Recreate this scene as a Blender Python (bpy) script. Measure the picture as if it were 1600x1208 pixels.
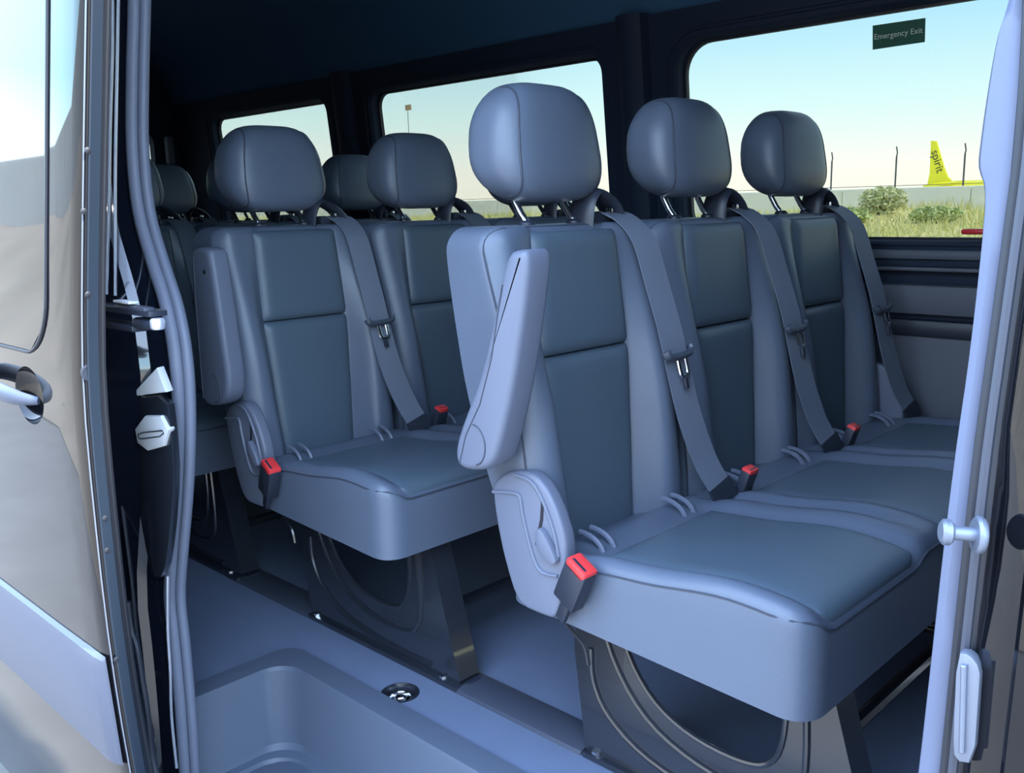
import bpy, bmesh, math, random
from mathutils import Vector, Matrix
random.seed(7)
for o in list(bpy.data.objects): bpy.data.objects.remove(o)
scn = bpy.context.scene
C = scn.collection

# ---------------------------------------------------------------- camera
# world: x = towards the front of the van, y = into the van, z = up, z=0 = cabin floor; metres
W_PX, H_PX = 1600.0, 1208.0
F_PX = 1458.34
CAM_Z = 0.967
AX = Vector((0.71672029, 0.11599552, -0.68764603))   # world axes seen from the camera (right, down, forward)
AY = Vector((0.69699843, -0.15093621, 0.70100745))
AZ = Vector((-0.02247696, -0.98171447, -0.18902774))
cam_d = bpy.data.cameras.new('camera'); cam = bpy.data.objects.new('camera', cam_d); C.objects.link(cam)
cam_d.sensor_width = 36.0; cam_d.sensor_fit = 'HORIZONTAL'; cam_d.lens = 36.0*F_PX/W_PX
cam_d.clip_start = 0.02; cam_d.clip_end = 2000
M3 = Matrix(((AX[0], -AX[1], -AX[2]), (AY[0], -AY[1], -AY[2]), (AZ[0], -AZ[1], -AZ[2])))
cam.matrix_world = Matrix.Translation((0, 0, CAM_Z)) @ M3.to_4x4()
scn.camera = cam

# ---------------------------------------------------------------- sky, sun, exposure
scn.view_settings.view_transform = 'Standard'
scn.view_settings.look = 'None'
scn.view_settings.gamma = 1.0
scn.view_settings.use_curve_mapping = False
scn.view_settings.exposure = 0.98
SKY = 4.6
wd = bpy.data.worlds.new('sky'); scn.world = wd; wd.use_nodes = True
nt = wd.node_tree; nt.nodes.clear()
tc = nt.nodes.new('ShaderNodeTexCoord'); sp = nt.nodes.new('ShaderNodeSeparateXYZ')
rp = nt.nodes.new('ShaderNodeValToRGB'); bg = nt.nodes.new('ShaderNodeBackground'); wo = nt.nodes.new('ShaderNodeOutputWorld')
nt.links.new(tc.outputs['Generated'], sp.inputs[0]); nt.links.new(sp.outputs['Z'], rp.inputs['Fac'])
nt.links.new(rp.outputs['Color'], bg.inputs['Color']); nt.links.new(bg.outputs[0], wo.inputs[0])
stops = [(0.0, (1.0, .97, .84)), (.035, (1.0, .99, .92)), (.09, (.74, .96, .98)), (.18, (.44, .77, 1.0)), (.40, (.56, .74, 1.0)), (1.0, (.44, .62, 1.0))]
e = rp.color_ramp.elements
e[0].position, e[0].color = stops[0][0], (*stops[0][1], 1); e[1].position, e[1].color = stops[-1][0], (*stops[-1][1], 1)
for p_, c_ in stops[1:-1]:
    q = e.new(p_); q.color = (*c_, 1)
bg.inputs['Strength'].default_value = SKY
sd = bpy.data.lights.new('sun', 'SUN'); sd.energy = 9.0; sd.angle = math.radians(2.0); sd.color = (1, .95, .86)
sun = bpy.data.objects.new('sun', sd); C.objects.link(sun)
sun.rotation_euler = Vector((-.80, -.10, -.95)).to_track_quat('-Z', 'Y').to_euler()

# ---------------------------------------------------------------- pixel -> ray helpers (distance always comes from a real plane)
def ray(px, py):
    d = Vector((px-W_PX/2, py-H_PX/2, F_PX))
    return Vector((AX.dot(d), AY.dot(d), AZ.dot(d)))
def PY(px, py, y):
    r = ray(px, py); t = y/r.y; return Vector((r.x*t, y, r.z*t+CAM_Z))
def PZ(px, py, z):
    r = ray(px, py); t = (z-CAM_Z)/r.z; return Vector((r.x*t, r.y*t, z))
def PX(px, py, x):
    r = ray(px, py); t = x/r.x; return Vector((x, r.y*t, r.z*t+CAM_Z))
def ynear(z): return .72+.13*max(0, z-.72)
def yfar(z): return 2.50-.10*max(0, z-.86)
def at_fun(px, py, fn, off=0):
    y = fn(.9)+off
    for _ in range(6):
        p = PY(px, py, y); y = fn(p.z)+off
    return PY(px, py, y)
def near(px, py, off=0): return at_fun(px, py, ynear, off)
def far(px, py, off=0): return at_fun(px, py, yfar, off)

# ---------------------------------------------------------------- materials
MATS = {}
def mat(name, col, rough=.5, metal=0, bump=0, bscale=200, var=0, vscale=6, coat=0, spec=.5, detail=2.0):
    m = bpy.data.materials.new(name); m.use_nodes = True; t = m.node_tree; b = t.nodes['Principled BSDF']
    b.inputs['Base Color'].default_value = (*col, 1); b.inputs['Roughness'].default_value = rough
    b.inputs['Metallic'].default_value = metal; b.inputs['Specular IOR Level'].default_value = spec
    b.inputs['Coat Weight'].default_value = coat; b.inputs['Coat Roughness'].default_value = .03
    g = t.nodes.new('ShaderNodeTexCoord')
    if var:
        n = t.nodes.new('ShaderNodeTexNoise'); n.inputs['Scale'].default_value = vscale; n.inputs['Detail'].default_value = 4
        t.links.new(g.outputs['Object'], n.inputs['Vector'])
        mx = t.nodes.new('ShaderNodeMix'); mx.data_type = 'RGBA'
        mx.inputs[6].default_value = (*[c*(1-var) for c in col], 1); mx.inputs[7].default_value = (*[min(1, c*(1+var)) for c in col], 1)
        t.links.new(n.outputs['Fac'], mx.inputs[0]); t.links.new(mx.outputs[2], b.inputs['Base Color'])
    if bump:
        n = t.nodes.new('ShaderNodeTexNoise'); n.inputs['Scale'].default_value = bscale; n.inputs['Detail'].default_value = detail
        t.links.new(g.outputs['Object'], n.inputs['Vector'])
        bp = t.nodes.new('ShaderNodeBump'); bp.inputs['Strength'].default_value = bump; bp.inputs['Distance'].default_value = .002
        t.links.new(n.outputs['Fac'], bp.inputs['Height']); t.links.new(bp.outputs[0], b.inputs['Normal'])
    MATS[name] = m; return m
mat('leather', (.092, .118, .170), .40, bump=.12, bscale=260, var=.06, vscale=9)
mat('leather_insert', (.072, .104, .142), .42, bump=.14, bscale=320, var=.06, vscale=7)
mat('seam', (.042, .052, .078), .55)
mat('plastic_grey', (.125, .145, .205), .45, bump=.08, bscale=500)
mat('plastic_dark', (.022, .028, .045), .42, bump=.05, bscale=400)
mat('belt', (.115, .14, .19), .6, bump=.2, bscale=900)
mat('belt_dark', (.016, .022, .036), .5)
mat('latch_plastic', (.05, .062, .09), .35)
mat('rail_plastic', (.050, .060, .088), .4)
mat('chrome', (.75, .77, .82), .18, metal=1)
mat('steel_black', (.017, .021, .030), .24, metal=.0, spec=.8, coat=.3)
mat('paint_black', (.0035, .004, .006), .5, coat=1.0, spec=.0)
mat('paint_body', (.004, .006, .012), .12, coat=.8)
mat('cladding', (.058, .072, .110), .40, bump=.05, bscale=600)
mat('edge_blue', (.006, .014, .028), .5)
mat('rubber_mid', (.045, .052, .075), .5)
mat('rubber_grey', (.13, .15, .21), .5)
mat('rubber_black', (.012, .015, .024), .5)
mat('red', (.75, .045, .05), .35)
mat('white_plastic', (.72, .75, .80), .35)
mat('silver', (.62, .66, .78), .25, metal=.6)
mat('vinyl_floor', (.135, .172, .262), .50, bump=.15, bscale=180, var=.10, vscale=14)
mat('step_plastic', (.085, .108, .155), .48, bump=.12, bscale=300, var=.05)
mat('headliner', (.024, .085, .180), .9, bump=.1, bscale=300)
mat('wall_trim', (.085, .095, .125), .6, bump=.08, bscale=300)
mat('wall_dark', (.010, .020, .044), .7, spec=.3)
mat('pillar_trim', (.105, .125, .195), .5, bump=.03, bscale=300)
mat('pale_wall', (.90, .86, .76), .9, var=.1, vscale=.5)
mat('satin_steel', (.20, .23, .30), .42, metal=.6)
mat('concrete', (.42, .41, .40), .9, var=.16, vscale=.5)
mat('asphalt', (.17, .165, .16), .9, var=.18, vscale=2.5)
mat('dirt', (.27, .235, .19), .95, var=.30, vscale=.5)
mat('grass_ground', (.62, .54, .24), .95, var=.35, vscale=.3)
mat('grass_a', (.62, .60, .24), .8, var=.3, vscale=1.2)
mat('shrub_a', (.50, .56, .24), .8, var=.3, vscale=3)
mat('shrub_b', (.60, .62, .34), .8, var=.3, vscale=3)
mat('bark', (.16, .12, .08), .9)
mat('yellow_paint', (.90, .80, .02), .35)
mat('fin_letter', (.10, .10, .02), .5)
mat('post_steel', (.10, .10, .11), .6)
mat('sign_brown', (.42, .30, .18), .7)
mat('sign_green', (.012, .10, .07), .6)
mat('sign_letter', (.62, .74, .70), .6)
mat('tree_leaf', (.09, .15, .04), .8, var=.3, vscale=2)
def glass(name, T, refl=.6):
    m = bpy.data.materials.new(name); m.use_nodes = True; t = m.node_tree; t.nodes.clear()
    tr = t.nodes.new('ShaderNodeBsdfTransparent'); tr.inputs[0].default_value = (*T, 1)
    gl = t.nodes.new('ShaderNodeBsdfGlossy'); gl.inputs['Roughness'].default_value = .01
    fr = t.nodes.new('ShaderNodeFresnel'); fr.inputs[0].default_value = 1.45
    mu = t.nodes.new('ShaderNodeMath'); mu.operation = 'MULTIPLY'; mu.inputs[1].default_value = refl
    mx = t.nodes.new('ShaderNodeMixShader'); ou = t.nodes.new('ShaderNodeOutputMaterial')
    t.links.new(fr.outputs[0], mu.inputs[0]); t.links.new(mu.outputs[0], mx.inputs[0]); t.links.new(tr.outputs[0], mx.inputs[1]); t.links.new(gl.outputs[0], mx.inputs[2]); t.links.new(mx.outputs[0], ou.inputs[0])
    MATS[name] = m
glass('tinted_glass', (.335, .345, .335), .25)

# ---------------------------------------------------------------- mesh helpers
def tag(o, label=None, cat=None, group=None, kind=None):
    if label: o['label'] = label
    if cat: o['category'] = cat
    if group: o['group'] = group
    if kind: o['kind'] = kind
    return o
def empty(name, loc=(0, 0, 0)):
    o = bpy.data.objects.new(name, None); C.objects.link(o); o.location = loc; o.empty_display_size = .1; return o
def mk(name, verts, faces, m, parent=None, smooth=35, fix=True):
    me = bpy.data.meshes.new(name); me.from_pydata([tuple(v) for v in verts], [], faces)
    if fix:
        bm = bmesh.new(); bm.from_mesh(me); bmesh.ops.remove_doubles(bm, verts=bm.verts, dist=1e-6)
        bmesh.ops.recalc_face_normals(bm, faces=bm.faces); bm.to_mesh(me); bm.free()
    me.materials.append(MATS[m])
    if smooth:
        for p in me.polygons: p.use_smooth = True
        me.set_sharp_from_angle(angle=math.radians(smooth))
    o = bpy.data.objects.new(name, me); C.objects.link(o)
    if parent: o.parent = parent
    return o
def mkbm(name, bm, m, parent=None, smooth=35):
    bmesh.ops.recalc_face_normals(bm, faces=bm.faces)
    me = bpy.data.meshes.new(name); bm.to_mesh(me); bm.free(); me.materials.append(MATS[m])
    if smooth:
        for p in me.polygons: p.use_smooth = True
        me.set_sharp_from_angle(angle=math.radians(smooth))
    o = bpy.data.objects.new(name, me); C.objects.link(o)
    if parent: o.parent = parent
    return o
def box(name, lo, hi, m, parent=None, bev=0, seg=2, rot=None, at=None):
    bm = bmesh.new(); bmesh.ops.create_cube(bm, size=1)
    s = [hi[i]-lo[i] for i in range(3)]; c = Vector([(hi[i]+lo[i])/2 for i in range(3)])
    for v in bm.verts: v.co = Vector((v.co.x*s[0], v.co.y*s[1], v.co.z*s[2]))
    if bev: bmesh.ops.bevel(bm, geom=bm.edges[:], offset=bev, segments=seg, affect='EDGES', profile=.5)
    for v in bm.verts:
        if rot: v.co = rot @ v.co
        v.co += c if at is None else Vector(at)
    return mkbm(name, bm, m, parent)
def prism(name, pts, ext, m, parent=None, bev=0, seg=3, smooth=35, bevsel=None):
    """pts: planar loop of 3D points; ext: extrusion vector"""
    bm = bmesh.new(); ext = Vector(ext); n = len(pts)
    a = [bm.verts.new(p) for p in pts]; b = [bm.verts.new(Vector(p)+ext) for p in pts]
    bm.faces.new(a); bm.faces.new(b[::-1])
    for i in range(n): bm.faces.new([a[i], b[i], b[(i+1) % n], a[(i+1) % n]])
    bmesh.ops.recalc_face_normals(bm, faces=bm.faces)
    if bev:
        ed = [e_ for e_ in bm.edges if (e_.verts[0] in a and e_.verts[1] in a) or (e_.verts[0] in b and e_.verts[1] in b)]
        bmesh.ops.bevel(bm, geom=ed, offset=bev, segments=seg, affect='EDGES', profile=.5)
    return mkbm(name, bm, m, parent, smooth)
def smoothloop(pts, it=2, closed=True):
    """Chaikin corner cutting"""
    pts = [Vector(p) for p in pts]
    for _ in range(it):
        q = []; n = len(pts); rng = range(n) if closed else range(n-1)
        if not closed: q.append(pts[0])
        for i in rng:
            a, b = pts[i], pts[(i+1) % n]; q += [a*.75+b*.25, a*.25+b*.75]
        if not closed: q.append(pts[-1])
        pts = q
    return pts
def tube(name, pts, r, m, parent=None, ns=8, closed=False, scale=(1, 1), up=None, bm_out=None, caps=True):
    pts = [Vector(p) for p in pts]; n = len(pts); V = []; F = []
    prevn = None
    for i in range(n):
        if closed: t = pts[(i+1) % n]-pts[i-1]
        else: t = pts[min(i+1, n-1)]-pts[max(i-1, 0)]
        t.normalize()
        if up is not None: a = Vector(up)
        elif prevn is None: a = Vector((0, 0, 1)) if abs(t.z) < .9 else Vector((1, 0, 0))
        else: a = prevn
        nn = (a-t*a.dot(t)).normalized(); prevn = nn; bb = t.cross(nn)
        rr = r[i] if isinstance(r, (list, tuple)) else r
        for k in range(ns):
            th = 2*math.pi*k/ns
            V.append(pts[i]+nn*math.cos(th)*rr*scale[0]+bb*math.sin(th)*rr*scale[1])
    m_ = n if closed else n-1
    for i in range(m_):
        j = (i+1) % n
        for k in range(ns): F.append([i*ns+k, i*ns+(k+1) % ns, j*ns+(k+1) % ns, j*ns+k])
    if not closed and caps: F.append(list(range(ns))[::-1]); F.append([(n-1)*ns+k for k in range(ns)])
    return mk(name, V, F, m, parent, 40)
def loft(name, rings, m, parent=None, closed=True, caps=True, smooth=35):
    V = [p for r in rings for p in r]; n = len(rings[0]); F = []
    for i in range(len(rings)-1):
        for k in range(n if closed else n-1):
            F.append([i*n+k, i*n+(k+1) % n, (i+1)*n+(k+1) % n, (i+1)*n+k])
    if caps: F.append(list(range(n))[::-1]); F.append([(len(rings)-1)*n+k for k in range(n)])
    return mk(name, V, F, m, parent, smooth)
def lathe(name, prof, m, parent=None, at=(0, 0, 0), axis='Z', n=24):
    rings = []
    for (r, h) in prof:
        ring = []
        for k in range(n):
            a = 2*math.pi*k/n; p = (r*math.cos(a), r*math.sin(a), h)
            if axis == 'X': p = (h, p[0], p[1])
            if axis == 'Y': p = (p[0], h, p[1])
            ring.append(Vector(p)+Vector(at))
        rings.append(ring)
    return loft(name, rings, m, parent)
def samples(lo, hi, edge, ne, nm):
    a = [lo+edge*(1-math.cos(math.pi/2*i/ne)) for i in range(ne)]
    b = [lo+edge+(hi-lo-2*edge)*i/nm for i in range(nm+1)]
    c = [hi-edge*(1-math.cos(math.pi/2*i/ne)) for i in range(ne)][::-1]
    return a+b+c
def pad(name, U, V, rc, re, hf, bf, mp, m, parent=None, nu=20, nv=20, ne=5, lev=4, bulge=0, smooth=50):
    us = samples(U[0], U[1], rc, ne, nu); vs = samples(V[0], V[1], rc, ne, nv)
    uc, vc = (U[0]+U[1])/2, (V[0]+V[1])/2; hu, hv = (U[1]-U[0])/2, (V[1]-V[0])/2
    NU, NV = len(us), len(vs); P = []; pos = {}
    def place(u, v):
        du, dv = max(0, abs(u-uc)-(hu-rc)), max(0, abs(v-vc)-(hv-rc))
        if du > 0 and dv > 0:
            a, b = du/rc, dv/rc; mm = max(a, b); l = math.hypot(a, b)
            u2 = uc+math.copysign(hu-rc+a/l*mm*rc, u-uc); v2 = vc+math.copysign(hv-rc+b/l*mm*rc, v-vc); d = rc*(1-mm)
        else:
            u2, v2 = u, v; d = min(hu-abs(u-uc), hv-abs(v-vc))
        drop = re-math.sqrt(max(0, re*re-(re-d)**2)) if d < re else 0
        return u2, v2, drop
    for i, u in enumerate(us):
        for j, v in enumerate(vs):
            u2, v2, dr = place(u, v); pos[i, j] = (u2, v2, hf(u2, v2)-dr); P.append(mp(*pos[i, j]))
    F = [[i*NV+j, (i+1)*NV+j, (i+1)*NV+j+1, i*NV+j+1] for i in range(NU-1) for j in range(NV-1)]
    loop = [(i, 0) for i in range(NU)]+[(NU-1, j) for j in range(1, NV)]+[(i, NV-1) for i in range(NU-2, -1, -1)]+[(0, j) for j in range(NV-2, 0, -1)]
    prev = [i*NV+j for i, j in loop]; L = len(loop)
    for k in range(1, lev+1):
        cur = []
        f = k/lev; s = 1+bulge*math.sin(math.pi*f)
        for (i, j) in loop:
            u, v, h = pos[i, j]; b = bf(u, v)
            cur.append(len(P)); P.append(mp(uc+(u-uc)*s, vc+(v-vc)*s, h+(b-h)*f))
        for q in range(L): F.append([prev[q], prev[(q+1) % L], cur[(q+1) % L], cur[q]])
        prev = cur
    c = len(P); P.append(mp(uc, vc, bf(uc, vc)))
    for q in range(L): F.append([prev[q], prev[(q+1) % L], c])
    return mk(name, P, F, m, parent, smooth)
def boolcut(o, cutter):
    md = o.modifiers.new('b', 'BOOLEAN'); md.object = cutter; md.operation = 'DIFFERENCE'; md.solver = 'EXACT'
    dg = bpy.context.evaluated_depsgraph_get(); dg.update()
    me = bpy.data.meshes.new_from_object(o.evaluated_get(dg)); o.modifiers.clear(); o.data = me
    bpy.data.objects.remove(cutter)
    for p in me.polygons: p.use_smooth = True
    me.set_sharp_from_angle(angle=math.radians(35))
def ss(a, b, x):
    t = min(1, max(0, (x-a)/(b-a))); return t*t*(3-2*t)
def interp(tab, x):
    if x <= tab[0][0]: return tab[0][1]
    for (a, fa), (b, fb) in zip(tab, tab[1:]):
        if x <= b: return fa+(fb-fa)*(x-a)/(b-a)
    return tab[-1][1]
def sinterp(tab, x):
    """smooth (Catmull-Rom) table lookup"""
    n = len(tab)
    if x <= tab[0][0]: return tab[0][1]
    if x >= tab[-1][0]: return tab[-1][1]
    for i in range(n-1):
        if x <= tab[i+1][0]:
            a, b = tab[i], tab[i+1]; p = tab[max(0, i-1)]; q = tab[min(n-1, i+2)]
            h = b[0]-a[0]; t = (x-a[0])/h
            ma = (b[1]-p[1])/(b[0]-p[0])*h; mb = (q[1]-a[1])/(q[0]-a[0])*h
            return (2*t**3-3*t**2+1)*a[1]+(t**3-2*t*t+t)*ma+(-2*t**3+3*t*t)*b[1]+(t**3-t*t)*mb
def dense(pts, n=4):
    """Catmull-Rom through 3D points"""
    pts = [Vector(p) for p in pts]; out = []
    for i in range(len(pts)-1):
        p0, p1, p2, p3 = pts[max(0, i-1)], pts[i], pts[i+1], pts[min(len(pts)-1, i+2)]
        for k in range(n):
            t = k/n
            out.append(.5*((2*p1)+(p2-p0)*t+(2*p0-5*p1+4*p2-p3)*t*t+(3*p1-p0-3*p2+p3)*t**3))
    return out+[pts[-1]]
def ribbon(name, pts, wv, w, t, m, parent=None):
    pts = [Vector(p) for p in pts]; rings = []
    for i, p in enumerate(pts):
        tg = (pts[min(i+1, len(pts)-1)]-pts[max(i-1, 0)]).normalized()
        ww = wv[i] if isinstance(wv, list) else Vector(wv)
        ww = (ww-tg*ww.dot(tg)).normalized(); nn = tg.cross(ww)
        rings.append([p+ww*w/2+nn*t/2, p-ww*w/2+nn*t/2, p-ww*w/2-nn*t/2, p+ww*w/2-nn*t/2])
    return loft(name, rings, m, parent, smooth=30)
def rrect(u0, u1, v0, v1, r, n=6):
    P = []
    for (cu, cv, a0) in ((u1-r, v1-r, 0), (u0+r, v1-r, 90), (u0+r, v0+r, 180), (u1-r, v0+r, 270)):
        for k in range(n+1):
            a = math.radians(a0+90*k/n); P.append((cu+r*math.cos(a), cv+r*math.sin(a)))
    return P
def text(name, s, size, m, parent, mtx, depth=.0008):
    cu = bpy.data.curves.new(name, 'FONT'); cu.body = s; cu.size = size; cu.align_x = 'CENTER'; cu.align_y = 'CENTER'; cu.extrude = depth
    o = bpy.data.objects.new(name, cu); C.objects.link(o)
    dg = bpy.context.evaluated_depsgraph_get(); dg.update()
    me = bpy.data.meshes.new_from_object(o.evaluated_get(dg)); bpy.data.objects.remove(o); bpy.data.curves.remove(cu)
    me.transform(mtx); me.materials.clear(); me.materials.append(MATS[m])
    t = bpy.data.objects.new(name, me); C.objects.link(t); t.parent = parent; return t

# ================================================================ THE SETTING
X_REAR, X_FRONT = -4.75, 1.10
Z_OUT = -.70
SILL_Y = .70
# ---- cabin floor: slab around the step well (the well is cut out between x=-1.72 and -.25)
WX0, WX1, WY = -1.725, -.26, 1.03
floor = empty('floor'); tag(floor, 'blue-grey vinyl cabin floor of the van with a step well', None, None, 'structure')
sock = PZ(625, 1083, 0)
box('floor_main', (X_REAR, WY, -.06), (X_FRONT, 2.50, 0), 'vinyl_floor', floor)
fm = floor.children[0]
lathe_c = lathe('cut', [(.040, -.05), (.040, .05)], 'vinyl_floor', None, sock, n=32); boolcut(fm, lathe_c)
box('floor_rear', (X_REAR, SILL_Y, -.06), (WX0, WY, 0), 'vinyl_floor', floor)
box('floor_front', (WX1, SILL_Y, -.06), (X_FRONT, WY, 0), 'vinyl_floor', floor)
# step well moulding: a lip, walls and tread with rounded corner, made of plan loops lowered to the tread
def well_loop(ins, z, r):
    P = []
    x0, x1, y1, y0 = WX0+ins, WX1-ins, WY-ins, SILL_Y-.02
    for k in range(9):
        a = math.radians(180-90*k/8); P.append((x0+r+r*math.cos(a), y1-r+r*math.sin(a), z))
    for k in range(9):
        a = math.radians(90-90*k/8); P.append((x1-r+r*math.cos(a), y1-r+r*math.sin(a), z))
    return [Vector((x0, y0, z))]+[Vector(p) for p in P]+[Vector((x1, y0, z))]
wl = [(-.018, .002, .05), (-.018, .006, .05), (.010, .006, .05), (.034, .003, .06), (.038, -.004, .06), (.048, -.165, .065), (.054, -.176, .07), (.070, -.180, .07), (.074, -.188, .07), (.10, -.190, .07)]
rings = [well_loop(*a) for a in wl]
wo_ = loft('step_well', rings, 'step_plastic', floor, closed=False, caps=False, smooth=28)
rr = well_loop(.10, -.190, .07)
mk('step_tread', rr+[v-Vector((0, 0, .01)) for v in rr], [list(range(len(rr))), [len(rr)+i for i in range(len(rr))][::-1]]+[[i, i+len(rr), (i+1) % len(rr)+len(rr), (i+1) % len(rr)] for i in range(len(rr))], 'step_plastic', floor)
# thin raised panel on the tread
tp = [PZ(395, 1195, -.19), PZ(500, 1190, -.19), PZ(640, 1240, -.19), PZ(560, 1330, -.19), PZ(380, 1330, -.19)]
prism('tread_pad', smoothloop([p+Vector((0, 0, .0)) for p in tp], 2), (0, 0, .004), 'step_plastic', floor)
box('sill_plate', (WX0+.05, SILL_Y-.035, -.215), (WX1, SILL_Y, -.185), 'rubber_grey', floor, .006)
# tie-down socket in the floor
so = empty('tie_down_socket', sock); tag(so, 'round metal tie-down socket recessed in the floor beside the step', 'floor socket')
lathe('cup', [(0, -.034), (.0395, -.034), (.0395, .0015), (.036, .002), (.034, -.004), (.033, -.03), (.0, -.031)], 'steel_black', so)
lathe('ring', [(.024, -.022), (.026, -.012), (.022, -.008), (.019, -.014), (.019, -.022)], 'chrome', so)
lathe('bolt', [(.013, -.024), (.013, -.010), (.010, -.006), (.004, -.004), (0, -.004)], 'chrome', so, n=6)
# black seat rail covers on the floor, one between each pair of benches
def rail_cover(x0, x1, parent, lab):
    r = empty('rail_cover', ((x0+x1)/2, 1.20, 0)); h = (x1-x0)/2
    sec = [(-.045, 0), (-.040, .006), (-.028, .010), (.028, .010), (.040, .006), (.045, 0)]
    loft('cover', [[Vector((s*h, a, b)) for a, b in sec] for s in (-1, 1)], 'rail_plastic', r, smooth=25)
    pts = [Vector((-h+.02+u, v, .0095)) for u, v in rrect(.012, .052, -.02, .02, .006, 3)]
    prism('clip', pts, (0, 0, .003), 'plastic_dark', r, .001, 1)
    tag(r, lab, 'rail cover', 'black seat rail covers on the floor')
rail_cover(-1.375, -.985, floor, 'black plastic rail cover on the floor between the first and second bench')
rail_cover(-2.235, -1.850, floor, 'black plastic rail cover on the floor behind the second bench leg')

# ---- far (left) wall with three windows
wall = empty('wall_left'); tag(wall, 'dark trimmed cabin side wall with three windows', None, None, 'structure')
Z_WT, Z_WB = 1.425, .862
WIN = [(-4.40, -3.42, .05), (-3.11, -1.935, .055), (-1.645, -.36, .085)]
cells = [(X_REAR, -3.265), (-3.265, -1.79), (-1.79, X_FRONT)]
def rect_match(P, u0, u1, v0, v1):
    uc, vc = (u0+u1)/2, (v0+v1)/2; out = []
    for (u, v) in P:
        out.append((u, v))
    return out
def wall_pt(x, z, off): return Vector((x, yfar(z)+off, z))
for i, ((a, b, r), (c0, c1)) in enumerate(zip(WIN, cells)):
    hole = rrect(a-.012, b+.012, Z_WB-.012, Z_WT+.012, r+.012, 8)
    n = len(hole); q = n//4
    corners = [(c1, Z_WT+.09), (c0, Z_WT+.09), (c0, Z_WB-.03), (c1, Z_WB-.03)]
    outer = []
    for k in range(4):
        (pu, pv) = corners[k]; h = hole[k*q:(k+1)*q]
        for j, (u, v) in enumerate(h):
            f = j/(q-1)
            # first half slides on the vertical side, second half on the horizontal side
            if k in (0, 2): pt = (pu, v+(pv-v)*min(1, 2*f)) if f <= .5 else (u+(pu-u)*min(1, 2*(1-f)), pv)
            else: pt = (u+(pu-u)*min(1, 2*f), pv) if f <= .5 else (pu, v+(pv-v)*min(1, 2*(1-f)))
            outer.append(pt)
    IN = -.055
    loft('window_surround', [[wall_pt(u, v, .03) for u, v in outer], [wall_pt(u, v, IN) for u, v in outer], [wall_pt(u, v, IN) for u, v in hole], [wall_pt(u, v, IN+.012) for u, v in rrect(a-.004, b+.004, Z_WB-.004, Z_WT+.004, r+.004, 8)], [wall_pt(u, v, .0) for u, v in rrect(a-.002, b+.002, Z_WB-.002, Z_WT+.002, r, 8)]],
         'wall_dark', wall, closed=True, caps=False, smooth=30)
    w = empty('window_%d' % (i+1), ((a+b)/2, 2.5, Z_WB)); tag(w, ['rear side window of the van behind the back benches', 'middle side window of the van', 'large front side window of the van with the exit sign'][i], None, None, 'structure')
    off = Vector(w.location)
    g = rrect(a-.02, b+.02, Z_WB-.02, Z_WT+.02, r+.02, 8)
    prism('pane', [wall_pt(u, v, .004)-off for u, v in g], (0, .004, 0), 'tinted_glass', w)
    ro = [rrect(a-.004, b+.004, Z_WB-.004, Z_WT+.004, r, 8), rrect(a+.004, b-.004, Z_WB+.004, Z_WT-.004, r, 8)]
    loft('rubber_seal', [[wall_pt(u, v, -.012)-off for u, v in ro[0]], [wall_pt(u, v, -.012)-off for u, v in ro[1]], [wall_pt(u, v, .003)-off for u, v in ro[1]]], 'rubber_black', w, caps=False)
    # raised trim line around the opening, as on the pillar between the windows
    tube('trim_bead', [wall_pt(u, v, IN)-off for u, v in rrect(a-.035, b+.035, Z_WB-.012, Z_WT+.03, r+.03, 8)], .006, 'wall_dark', w, closed=True, ns=6)
# lower wall in horizontal bands (heights measured on the photo)
def band(name, z0, z1, y, m, bev=.006):
    return box(name, (X_REAR, y, z0), (X_FRONT, 2.53, z1), m, wall, bev)
band('window_ledge', .812, .836, 2.42, 'wall_trim', .008)
band('ledge_face', .793, .815, 2.435, 'wall_dark', .004)
band('trim_strip', .783, .793, 2.425, 'wall_trim', .003)
band('dark_recess', .745, .785, 2.46, 'wall_dark', .002)
band('upper_panel', .672, .748, 2.425, 'wall_trim', .008)
band('panel_gap', .655, .675, 2.45, 'wall_dark', .002)
band('moulded_rib', .615, .660, 2.425, 'plastic_dark', .012)
band('lower_panel', .02, .62, 2.44, 'wall_trim', .005)
box('wheel_box', (X_REAR, 2.335, .30), (X_FRONT, 2.53, .375), 'wall_trim', wall, .02)
# pillar belt rails between the windows
for xc in (-1.79, -3.265):
    pts = [(-.055, 0), (-.045, -.035), (-.02, -.05), (.02, -.05), (.045, -.035), (.055, 0)]
    rings = []
    for k in range(7):
        z = .80+(1.52-.80)*k/6
        rings.append([Vector((xc+a, yfar(z)-.05+b, z)) for a, b in pts])
    loft('pillar_cover', rings, 'wall_dark', wall, smooth=40)

# ---- ceiling: curved headliner
cp = [(2.55, 1.49), (2.42, 1.50), (2.395, 1.53), (2.35, 1.62), (2.25, 1.73), (2.08, 1.80), (1.85, 1.83), (1.60, 1.84), (1.35, 1.83), (1.12, 1.80), (.97, 1.77), (.90, 1.74), (.76, 1.735)]
inner = [Vector((0, a, b)) for a, b in cp]; outer = [Vector((0, .72, 1.95)), Vector((0, 1.6, 1.98)), Vector((0, 2.58, 1.95))]
sec = dense(inner, 3)+outer
ceil = loft('ceiling', [[Vector((x, p.y, p.z)) for p in sec] for x in (X_REAR-.02, X_FRONT+.02)], 'headliner', None, smooth=40)
tag(ceil, 'dark headliner curving over the cabin', None, None, 'structure')
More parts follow.
